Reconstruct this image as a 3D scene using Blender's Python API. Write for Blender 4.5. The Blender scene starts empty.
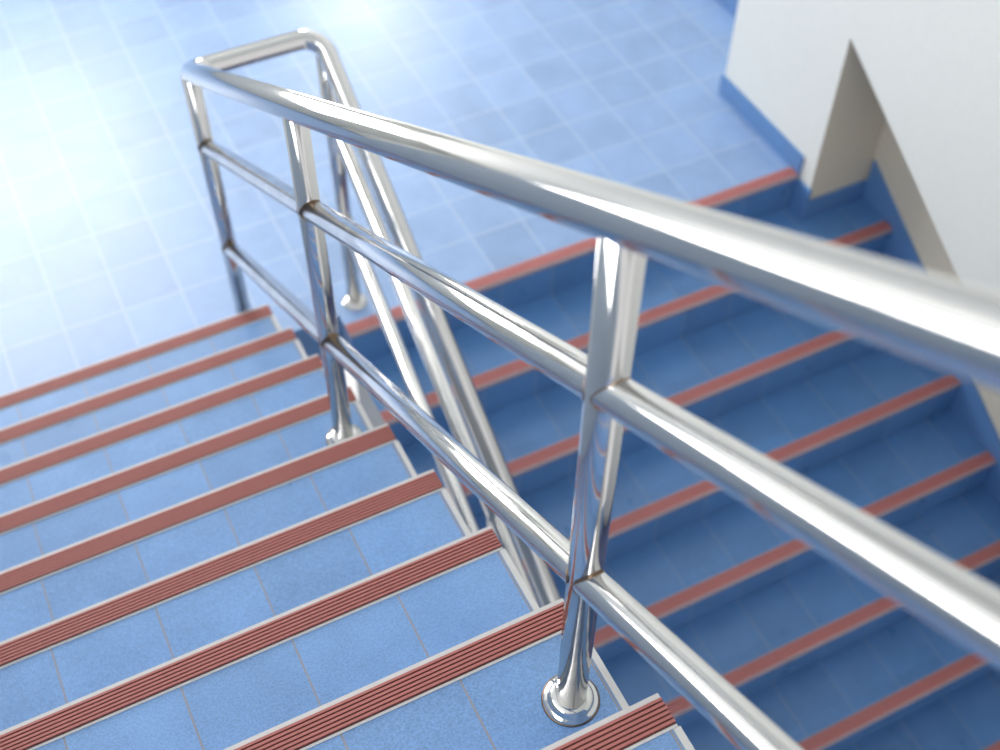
import bpy, bmesh, math
from mathutils import Vector, Matrix
# ---------------- measured dimensions (metres)
D=0.28
q={'cx':-0.5711,'cy':-0.5993,'cz':1.7143,'yaw':0.4692,'pit':0.8859,'rol':0.0088,'f':1.2415,'r':0.1681,'xr':-0.0754,
 'ht':0.9671,'hm':0.7042,'hb':0.292,'yp1':0.1164,'yp2':1.2511,'yp3':2.285,'xw':2.4028,'xc':2.1127,'y1':2.1361,
 'xr2':0.3116,'yp4':2.2968,'yl':2.295,'yc':2.0652,'ze':-0.8399,'yc2':2.69,'xb':2.4599}
r=q['r']; xr=q['xr']; xr2=q['xr2']; G=0.236
SL=r/D; ZL=-9*r
C=bpy.context.scene.collection
def nm(name):
    m=bpy.data.materials.new(name); m.use_nodes=True; nt=m.node_tree
    return m,nt,nt.nodes['Principled BSDF']
def N(nt,t,**kw):
    n=nt.nodes.new(t)
    for k,v in kw.items(): setattr(n,k,v)
    return n
def math_(nt,op,a,b=None):
    n=N(nt,'ShaderNodeMath',operation=op)
    for i,v in enumerate((a,b)):
        if v is None: continue
        if hasattr(v,'links'): nt.links.new(v,n.inputs[i])
        else: n.inputs[i].default_value=v
    return n.outputs[0]
def tile_mat(name,base,grout,T=.208,ox=0,oy=None,rough=.3,spec=.5,gw=.0018):
    m,nt,b=nm(name); L=nt.links
    tc=N(nt,'ShaderNodeTexCoord'); s=N(nt,'ShaderNodeSeparateXYZ'); L.new(tc.outputs['Object'],s.inputs[0])
    def axis(o,off):
        v=math_(nt,'DIVIDE',math_(nt,'SUBTRACT',o,off),T); fr=math_(nt,'FRACT',v); fl=math_(nt,'FLOOR',v)
        d=math_(nt,'MINIMUM',fr,math_(nt,'SUBTRACT',1.0,fr)); return d,fl
    d,fx=axis(s.outputs[0],ox)
    if oy is not None:
        d2,fy=axis(s.outputs[1],oy); d=math_(nt,'MINIMUM',d,d2)
    else: fy=math_(nt,'FLOOR',math_(nt,'DIVIDE',s.outputs[1],D))
    g=math_(nt,'LESS_THAN',d,gw/T)
    cv=N(nt,'ShaderNodeCombineXYZ'); L.new(fx,cv.inputs[0]); L.new(fy,cv.inputs[1])
    wn=N(nt,'ShaderNodeTexWhiteNoise',noise_dimensions='3D'); L.new(cv.outputs[0],wn.inputs['Vector'])
    no=N(nt,'ShaderNodeTexNoise'); no.inputs['Scale'].default_value=300; no.inputs['Detail'].default_value=3; L.new(tc.outputs['Object'],no.inputs['Vector'])
    no2=N(nt,'ShaderNodeTexNoise'); no2.inputs['Scale'].default_value=9; L.new(tc.outputs['Object'],no2.inputs['Vector'])
    val=math_(nt,'ADD',math_(nt,'ADD',math_(nt,'MULTIPLY',wn.outputs[0],.12),math_(nt,'MULTIPLY',no.outputs[0],1.0)),math_(nt,'MULTIPLY',no2.outputs[0],.3))
    val=math_(nt,'ADD',val,.3)
    mul=N(nt,'ShaderNodeVectorMath',operation='SCALE'); mul.inputs[0].default_value=base; L.new(val,mul.inputs['Scale'])
    mx=N(nt,'ShaderNodeMix',data_type='RGBA'); L.new(g,mx.inputs[0]); L.new(mul.outputs[0],mx.inputs[6]); mx.inputs[7].default_value=(*grout,1)
    L.new(mx.outputs[2],b.inputs['Base Color'])
    L.new(math_(nt,'ADD',math_(nt,'MULTIPLY',no2.outputs[0],.12),rough-.06),b.inputs['Roughness'])
    b.inputs['Specular IOR Level'].default_value=spec
    bp=N(nt,'ShaderNodeBump'); bp.inputs['Strength'].default_value=.35; bp.inputs['Distance'].default_value=.001
    L.new(math_(nt,'SUBTRACT',math_(nt,'MULTIPLY',no.outputs[0],.15),g),bp.inputs['Height']); L.new(bp.outputs[0],b.inputs['Normal'])
    return m
def plain(name,col,rough=.5,metal=0,var=.08,scale=12,bump=.05):
    m,nt,b=nm(name); L=nt.links
    tc=N(nt,'ShaderNodeTexCoord'); no=N(nt,'ShaderNodeTexNoise'); no.inputs['Scale'].default_value=scale; no.inputs['Detail'].default_value=4
    L.new(tc.outputs['Object'],no.inputs['Vector'])
    mul=N(nt,'ShaderNodeVectorMath',operation='SCALE'); mul.inputs[0].default_value=col
    L.new(math_(nt,'ADD',math_(nt,'MULTIPLY',no.outputs[0],2*var),1-var),mul.inputs['Scale']); L.new(mul.outputs[0],b.inputs['Base Color'])
    b.inputs['Roughness'].default_value=rough; b.inputs['Metallic'].default_value=metal
    if bump:
        bp=N(nt,'ShaderNodeBump'); bp.inputs['Strength'].default_value=bump; bp.inputs['Distance'].default_value=.002
        L.new(no.outputs[0],bp.inputs['Height']); L.new(bp.outputs[0],b.inputs['Normal'])
    return m
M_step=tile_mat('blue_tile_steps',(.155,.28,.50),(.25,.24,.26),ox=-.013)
M_step2=tile_mat('blue_tile_shaded_steps',(.08,.20,.43),(.20,.27,.40),ox=-.013)  # same tile as the upper flight, darkened for the well's shade
M_floor=tile_mat('blue_tile_floor',(.185,.295,.51),(.34,.42,.56),ox=-.013,oy=.1,rough=.38,spec=.85,gw=.0022)
M_skirt=plain('blue_skirting_tile',(.10,.22,.46),.3)
M_red=plain('terracotta_rubber',(.35,.115,.10),.55,scale=60)
M_redd=plain('terracotta_groove_shaded',(.11,.034,.03),.8,scale=60)  # same rubber, groove shade put into a darker colour
M_pink=plain('faded_terracotta_rubber',(.47,.17,.165),.55,scale=60)
M_pinkd=plain('faded_terracotta_groove_shaded',(.24,.08,.075),.8,scale=60)  # groove occlusion darkened in the colour here too
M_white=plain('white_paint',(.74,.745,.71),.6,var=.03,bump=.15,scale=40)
M_shade=plain('white_paint_shaded',(.62,.57,.47),.6,var=.03,bump=.15,scale=40)  # beige shading of the white wall, put into the base colour
M_side=plain('blue_grey_reflector_paint',(.36,.43,.52),.6,var=.03,bump=.15,scale=40)  # tint for the added side wall, so steel reflects darker and bluer
M_trim=plain('pale_grout_trim',(.52,.51,.50),.5,scale=80)
M_trim2=plain('blue_grey_grout_trim',(.34,.27,.30),.5,scale=80)
M_conc=plain('painted_concrete',(.45,.47,.5),.7)
M_steel,nt,b=nm('polished_stainless_steel')
b.inputs['Base Color'].default_value=(.62,.61,.60,1); b.inputs['Metallic'].default_value=1
tc=N(nt,'ShaderNodeTexCoord'); no=N(nt,'ShaderNodeTexNoise'); no.inputs['Scale'].default_value=14; no.inputs['Detail'].default_value=6
nt.links.new(tc.outputs['Object'],no.inputs['Vector']); nt.links.new(math_(nt,'ADD',math_(nt,'MULTIPLY',no.outputs[0],.14),.03),b.inputs['Roughness'])
M_weld=plain('weld_tint',(.30,.21,.14),.35,metal=1,var=.3,scale=90)
def empty(n):
    e=bpy.data.objects.new(n,None); C.objects.link(e); return e
def mesh(n,verts,faces,mats,mi=None,parent=None,smooth=False):
    me=bpy.data.meshes.new(n); me.from_pydata(verts,[],faces)
    for m in mats: me.materials.append(m)
    if mi: me.polygons.foreach_set('material_index',mi)
    bm=bmesh.new(); bm.from_mesh(me); bmesh.ops.recalc_face_normals(bm,faces=bm.faces); bm.to_mesh(me); bm.free()
    if smooth: me.polygons.foreach_set('use_smooth',[True]*len(me.polygons))
    o=bpy.data.objects.new(n,me); C.objects.link(o)
    if parent: o.parent=parent
    return o
def boxes(n,bl,mats,parent=None,fm=None):
    V=[];F=[];MI=[]
    for bb in bl:
        a,c=bb[0],bb[1]; mi=bb[2] if len(bb)>2 else 0
        i=len(V); V+=[(x,y,z) for x in (a[0],c[0]) for y in (a[1],c[1]) for z in (a[2],c[2])]
        F+=[tuple(i+k for k in f) for f in ((0,1,3,2),(4,6,7,5),(0,4,5,1),(2,3,7,6),(0,2,6,4),(1,5,7,3))]
        MI+=(fm or [mi]*6)
    return mesh(n,V,F,mats,MI,parent)
def prism(n,poly,x0,x1,mats,parent=None,side=0,fm=None):
    k=len(poly); V=[(x0,y,z) for y,z in poly]+[(x1,y,z) for y,z in poly]
    F=[tuple(range(k)),tuple(range(k,2*k))]; MI=[side,side]
    for i in range(k):
        j=(i+1)%k; F.append((i,j,k+j,k+i)); MI.append(fm(i) if fm else 0)
    return mesh(n,V,F,mats,MI,parent)
def nosing(name,x0,x1,L,dirn,parent,mats):
    s=.005
    prof=[(-.004,-.014,1),(-.004,.002,0),(s,.002,0)]
    for i in range(6):
        prof+=[(s,.0055,0),(s+.0045,.0055,0),(s+.0045,.0015,1),(s+.0073,.0015,0)]; s+=.0073
    e=s; prof+=[(e,.002,0),(e+.0045,.002,0),(e+.0045,-.003,0),(0.0,-.003,0),(0,-.014,0)]
    n=len(prof); V=[];F=[];MI=[]
    for y,z in L:
        b0=len(V)
        for x in (x0,x1): V+=[(x,y-dirn*a,z+h) for a,h,_ in prof]
        for i in range(n):
            j=(i+1)%n; F.append((b0+i,b0+j,b0+n+j,b0+n+i))
            a=(prof[i][0]+prof[j][0])/2; h=(prof[i][1]+prof[j][1])/2
            if a<.0045 or a>e-.0005: MI.append(2)
            elif h<.0018: MI.append(1)
            else: MI.append(0)
        F+= [tuple(range(b0,b0+n)),tuple(range(b0+n,b0+2*n))]; MI+=[0,0]
    return mesh(name,V,F,mats,MI,parent)
# ---- upper flight
K0=-5; X0=-2.0
st=empty('staircase')
poly=[]
for k in range(K0,9): poly+=[((k-1)*D,-k*r),(k*D,-k*r)]
poly+=[(8*D,ZL-.0),(8*D,ZL-.2),(8*D-.2,ZL-.2),((K0-1)*D,-K0*r-.25)]
prism('steps',poly,X0,0,[M_step,M_conc],st,side=1)
nosing('nosing_strips',X0,0,[(k*D,-k*r) for k in range(K0,9)],1,st,[M_red,M_redd,M_trim])
boxes('edge_trim',[((-.009,(k-1)*D+.0,-k*r),(0.003,k*D-.054,-k*r+.002)) for k in range(K0+1,9)],[M_trim],st)
boxes('upper_platform',[((X0,(K0-1)*D-1.5,-K0*r-.2),(0,(K0-1)*D,-K0*r+r))],[M_floor],st)
# ---- lower flight
y1=q['y1']; xw=q['xw']; xc=q['xc']; yc=q['yc']; NJ=16
st2=empty('staircase')
poly=[(y1-.0,ZL-r)]
for j in range(1,NJ+1): poly+=[(y1-j*D,ZL-j*r),(y1-j*D,ZL-(j+1)*r)]
poly+=[(y1-NJ*D,ZL-(NJ+1)*r-.2),(y1,ZL-r-.45)]
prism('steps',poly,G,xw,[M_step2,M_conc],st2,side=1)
nosing('nosing_strips',G,xw,[(y1-j*D,ZL-j*r) for j in range(1,NJ+1)],-1,st2,[M_pink,M_pinkd,M_trim2])
nosing('landing_nosing_strip',G,xc,[(y1,ZL)],-1,st2,[M_pink,M_pinkd,M_trim2])
# ---- hall floor
FY=7.0
boxes('floor',[((-6,8*D,ZL-.2),(G,FY,ZL)),((G,y1,ZL-.2),(7,FY,ZL))],[M_floor,M_step2],fm=[0,0,1,0,0,0])
boxes('lower_landing',[((X0,y1-NJ*D-2.5,ZL-(NJ+1)*r-.2),(xw,y1-NJ*D,ZL-(NJ+1)*r))],[M_floor],st2)
# ---- railing
rl=empty('stair_railing')
def tube(n,pts,rad,mat=M_steel,seg=40,closed=False,parent=rl):
    P=[Vector(a) for a in pts]; V=[];F=[]; m=len(P); T=[]
    for i in range(m):
        a=P[(i-1)%m] if (closed or i>0) else P[0]; c=P[(i+1)%m] if (closed or i<m-1) else P[-1]
        T.append((c-a).normalized())
    up=Vector((0,0,1)) if abs(T[0].z)<.9 else Vector((1,0,0))
    u=T[0].cross(up).normalized()
    for i in range(m):
        u=(u-T[i]*u.dot(T[i])).normalized(); v=T[i].cross(u)
        V+=[P[i]+rad*(math.cos(t)*u+math.sin(t)*v) for t in (2*math.pi*s/seg for s in range(seg))]
    for i in range(m if closed else m-1):
        for s in range(seg):
            a=i*seg; c=((i+1)%m)*seg; F.append((a+s,a+(s+1)%seg,c+(s+1)%seg,c+s))
    if not closed: F+=[tuple(range(seg)),tuple(range((m-1)*seg,m*seg))]
    o=mesh(n,[tuple(a) for a in V],F,[mat],None,parent,True)
    if not closed:
        o.data.polygons[-1].use_smooth=False; o.data.polygons[-2].use_smooth=False
    return o
def fillet(pts,R,n=10):
    out=[Vector(pts[0])]
    for i in range(1,len(pts)-1):
        p0,p1,p2=Vector(pts[i-1]),Vector(pts[i]),Vector(pts[i+1])
        a=(p0-p1).normalized(); b=(p2-p1).normalized(); ang=a.angle(b); d=R/math.tan(ang/2)
        s=p1+a*d; e=p1+b*d; cen=p1+(a+b).normalized()*(R/math.sin(ang/2))
        va=s-cen; vb=e-cen; om=va.angle(vb)
        for k in range(n+1):
            t=k/n; out.append(cen+(math.sin((1-t)*om)*va+math.sin(t*om)*vb)/math.sin(om))
    out.append(Vector(pts[-1])); return out
RT,RM,RP=.0285,.0235,.0245
ht,hm,hb,yl=q['ht'],q['hm'],q['hb'],q['yl']
z1=lambda y,h:-y*SL+h
zl=z1(yl,ht)
z2=lambda y,h:zl-(yl-y)*SL+(h-ht)
sp=(q['yp2']-q['yp1'])
yend=q['yp1']-sp-.35
yb=-2.0
tube('top_rail',fillet([(xr,yend,z1(yend,ht)),(xr,yl,zl),(xr2,yl,zl),(xr2,yb,z2(yb,ht))],.065),RT)
y0=q['yp1']-sp; kk=math.ceil(y0/D)
P1=[(y0,-kk*r),(q['yp1'],-r),(q['yp2'],-5*r),(q['yp3'],ZL)]
def lathe(n,cx,cy,cz,prof,mat,parent,seg=40):
    V=[];F=[]
    for R_,h in prof: V+=[(cx+R_*math.cos(2*math.pi*s/seg),cy+R_*math.sin(2*math.pi*s/seg),cz+h) for s in range(seg)]
    for i in range(len(prof)-1):
        for s in range(seg): F.append((i*seg+s,i*seg+(s+1)%seg,(i+1)*seg+(s+1)%seg,(i+1)*seg+s))
    return mesh(n,V,F,[mat],None,parent,True)
FP=[(.0445,0),(.0450,.004),(.043,.0065),(.0385,.0072),(.037,.009),(.0355,.013),(.0325,.016),(.028,.0175),(.0245,.018)]
def weld(n,x,y,zc,a,b,sgn,es):
    e=Vector((0,1,es)).normalized(); n2=Vector((0,-e.z,e.y)); pts=[]
    for s in range(48):
        f=2*math.pi*s/48; xo=a*math.cos(f); yy=sgn*math.sqrt(max(b*b-xo*xo,0)); t=(yy-a*math.sin(f)*n2.y)/e.y
        pts.append(Vector((x+xo,y,zc))+n2*a*math.sin(f)+e*t)
    tube(n,pts,.0013,M_weld,6,True)
for i,(y,zb) in enumerate(P1):
    tube(f'post_{i+1}',[(xr,y,zb),(xr,y,z1(y,ht)-.012)],RP)
    lathe(f'post_flange_{i+1}',xr,y,zb,FP,M_steel,rl)
    lathe(f'flange_grime_{i+1}',xr,y,zb,[(.0455,0),(.0475,.0012),(.044,.0015)],M_weld,rl)
    for h in (hm,hb):
        for s in (-1,1):
            if i==3 and s==1: continue
            weld(f'weld_{i}_{s+1}_{int(h*100)}',xr,y,z1(y,h),RM+.0005,RP+.0005,s,-SL)
for h,n in ((hm,'mid_rail'),(hb,'low_rail')):
    ye=P1[0][0]
    tube(n,[(xr,ye,z1(ye,h)),(xr,q['yp3'],z1(q['yp3'],h))],RM)
P2=[(q['yp4']-.02,ZL)]
for i in (1,2,3):
    y=q['yp4']-i*sp; j=math.floor((y1-y)/D)+1; P2.append((y,ZL-j*r))
for i,(y,zb) in enumerate(P2):
    tube(f'lower_post_{i+1}',[(xr2,y,zb),(xr2,y,z2(y,ht)-.012)],RP)
    lathe(f'lower_post_flange_{i+1}',xr2,y,zb,FP,M_steel,rl)
for h,n in ((hm,'lower_mid_rail'),(hb,'lower_low_rail')):
    tube(n,[(xr2,P2[0][0],z2(P2[0][0],h)),(xr2,P2[-1][0],z2(P2[-1][0],h))],RM)
# ---- right wall, pillar, overhang, skirting
TOP=3.4; ze=q['ze']; yc2=q['yc2']; xb=q['xb']; Y0=-4.5; BZ=-5.5
boxes('wall_right',[((xw,Y0,BZ),(xw+.25,yc+.01,TOP))],[M_shade])  # recess wall coloured as if in shade
pl=empty('wall_pillar')
boxes('shaft',[((xc,yc,BZ),(xw+.25,yc2,TOP))],[M_white,M_shade],pl,fm=[0,0,1,0,0,0])  # front face carries its shade as a beige colour
prism('sloped_wall_panel',[(yc,ze),(yc,TOP),(Y0,TOP),(Y0,ze-(yc-Y0)*SL)],xc,xw-.002,[M_white],pl)
boxes('wall_hall_right',[((xb,yc2,ZL-.2),(xb+.2,FY,TOP))],[M_white])
SK=.09
sk=empty('baseboard_right')
boxes('hall_skirting',[((xb-.012,yc2,ZL),(xb,FY,ZL+SK)),
   ((xc-.012,y1,ZL),(xc,yc2+.012,ZL+SK)),((xc-.012,yc-.012,ZL-r),(xc,y1,ZL-r+SK+.06)),((xc,yc-.012,ZL-r),(xw-.012,yc,ZL-r+SK))],[M_skirt],sk)
nz=lambda y:ZL-(y1-y)*SL
prism('stair_skirting',[(yc-.012,nz(yc)+SK-.02),(yc-.012,ZL-r*1.5),(Y0,nz(Y0)-r),(Y0,nz(Y0)+SK-.02)],xw-.012,xw-.0005,[M_skirt],sk)
def window_wall(name,x0,x1,z0,z1_,holes,y,t=.2,axis='y',mat=None):
    xs=sorted(set([x0,x1]+[h[0] for h in holes]+[h[1] for h in holes])); bl=[]
    for a,c in zip(xs[:-1],xs[1:]):
        h=[h for h in holes if h[0]<=a and h[1]>=c]
        if h: bl+=[((a,y,z0),(c,y+t,h[0][2])),((a,y,h[0][3]),(c,y+t,z1_))]
        else: bl.append(((a,y,z0),(c,y+t,z1_)))
    if axis=='x': bl=[((b[0][1],b[0][0],b[0][2]),(b[1][1],b[1][0],b[1][2])) for b in bl]
    return boxes(name,bl,[mat or M_white])
M_frame=plain('window_frame_paint',(.8,.8,.8),.4)
H=[(-3.4,.5,.5,3.1),(1.7,2.46,-.4,1.8)]
RAD=[12.5,16]
window_wall('wall_far',-6.2,7,ZL-.2,TOP,H,FY)
for i,h in enumerate(H):
    e=empty(f'window_{i+1}'); f=.05; n=3 if i==0 else 1
    bl=[((h[0],FY+.05,h[2]),(h[1],FY+.12,h[2]+f)),((h[0],FY+.05,h[3]-f),(h[1],FY+.12,h[3]))]
    for k in range(n+1):
        x=h[0]+(h[1]-h[0]-f)*k/n; bl.append(((x,FY+.05,h[2]+f),(x+f,FY+.12,h[3]-f)))
    boxes('frame',bl,[M_frame],e)
    boxes('sill',[((h[0]-.05,FY-.06,h[2]-.03),(h[1]+.05,FY+.04,h[2]))],[M_white],e)
boxes('wall_left',[((-6.2,8*D,ZL-.2),(-6,FY,TOP))],[M_white])
# unseen side wall and high window, added for light and steel reflections
HL=(-1.2,2.1,1.95,3.25); XL=X0-.2
window_wall('wall_stairwell_added',Y0,8*D,BZ,TOP,[HL],XL,axis='x',mat=M_side)
e=empty('window_3'); f=.05
bl=[((XL+.05,HL[0],HL[2]),(XL+.12,HL[1],HL[2]+f)),((XL+.05,HL[0],HL[3]-f),(XL+.12,HL[1],HL[3]))]
for k in range(4):
    y=HL[0]+(HL[1]-HL[0]-f)*k/3; bl.append(((XL+.05,y,HL[2]+f),(XL+.12,y+f,HL[3]-f)))
boxes('frame',bl,[M_frame],e)
boxes('ceiling',[((-2.2,-1.6,TOP),(7,FY,TOP+.2)),((-6.2,8*D,TOP),(-2.2,FY,TOP+.2))],[M_white])
def area(n,loc,tgt,sx,sy,rad,col):
    l=bpy.data.lights.new(n,'AREA'); l.shape='RECTANGLE'; l.size=sx; l.size_y=sy; l.energy=rad*sx*sy*math.pi; l.color=col
    o=bpy.data.objects.new(n,l); C.objects.link(o); o.location=loc
    o.rotation_euler=(Vector(tgt)-Vector(loc)).to_track_quat('-Z','Y').to_euler(); return o
for i,h in enumerate(H):
    x=(h[0]+h[1])/2; z=(h[2]+h[3])/2
    area(f'window_daylight_{i+1}',(x,FY+.3,z),(x,0,z),h[1]-h[0],h[3]-h[2],RAD[i],(1,.99,.97))
ym=(HL[0]+HL[1])/2; zm=(HL[2]+HL[3])/2
area('window_daylight_3',(XL-.1,ym,zm),(2,ym,zm),HL[1]-HL[0],HL[3]-HL[2],8.5,(1,.99,.98))  # added fill light behind the unseen side window
W=bpy.data.worlds.new('w'); bpy.context.scene.world=W; W.use_nodes=True
bg=W.node_tree.nodes['Background']; bg.inputs[0].default_value=(.98,.985,1,1); bg.inputs[1].default_value=1.05
# ---- camera
yaw,pit,rol=q['yaw'],q['pit'],q['rol']
F=Vector((math.sin(yaw)*math.cos(pit),math.cos(yaw)*math.cos(pit),-math.sin(pit)))
R0=Vector((math.cos(yaw),-math.sin(yaw),0)); U0=R0.cross(F)
R=math.cos(rol)*R0+math.sin(rol)*U0; U=R.cross(F)
cam=bpy.data.cameras.new('camera'); co=bpy.data.objects.new('camera',cam); C.objects.link(co); bpy.context.scene.camera=co
co.matrix_world=Matrix(((R[0],U[0],-F[0],q['cx']),(R[1],U[1],-F[1],q['cy']),(R[2],U[2],-F[2],q['cz']),(0,0,0,1)))
cam.lens=q['f']*36; cam.sensor_width=36
cam.dof.use_dof=True; cam.dof.focus_distance=1.95; cam.dof.aperture_fstop=2.8
bpy.context.scene.view_settings.view_transform='Standard'
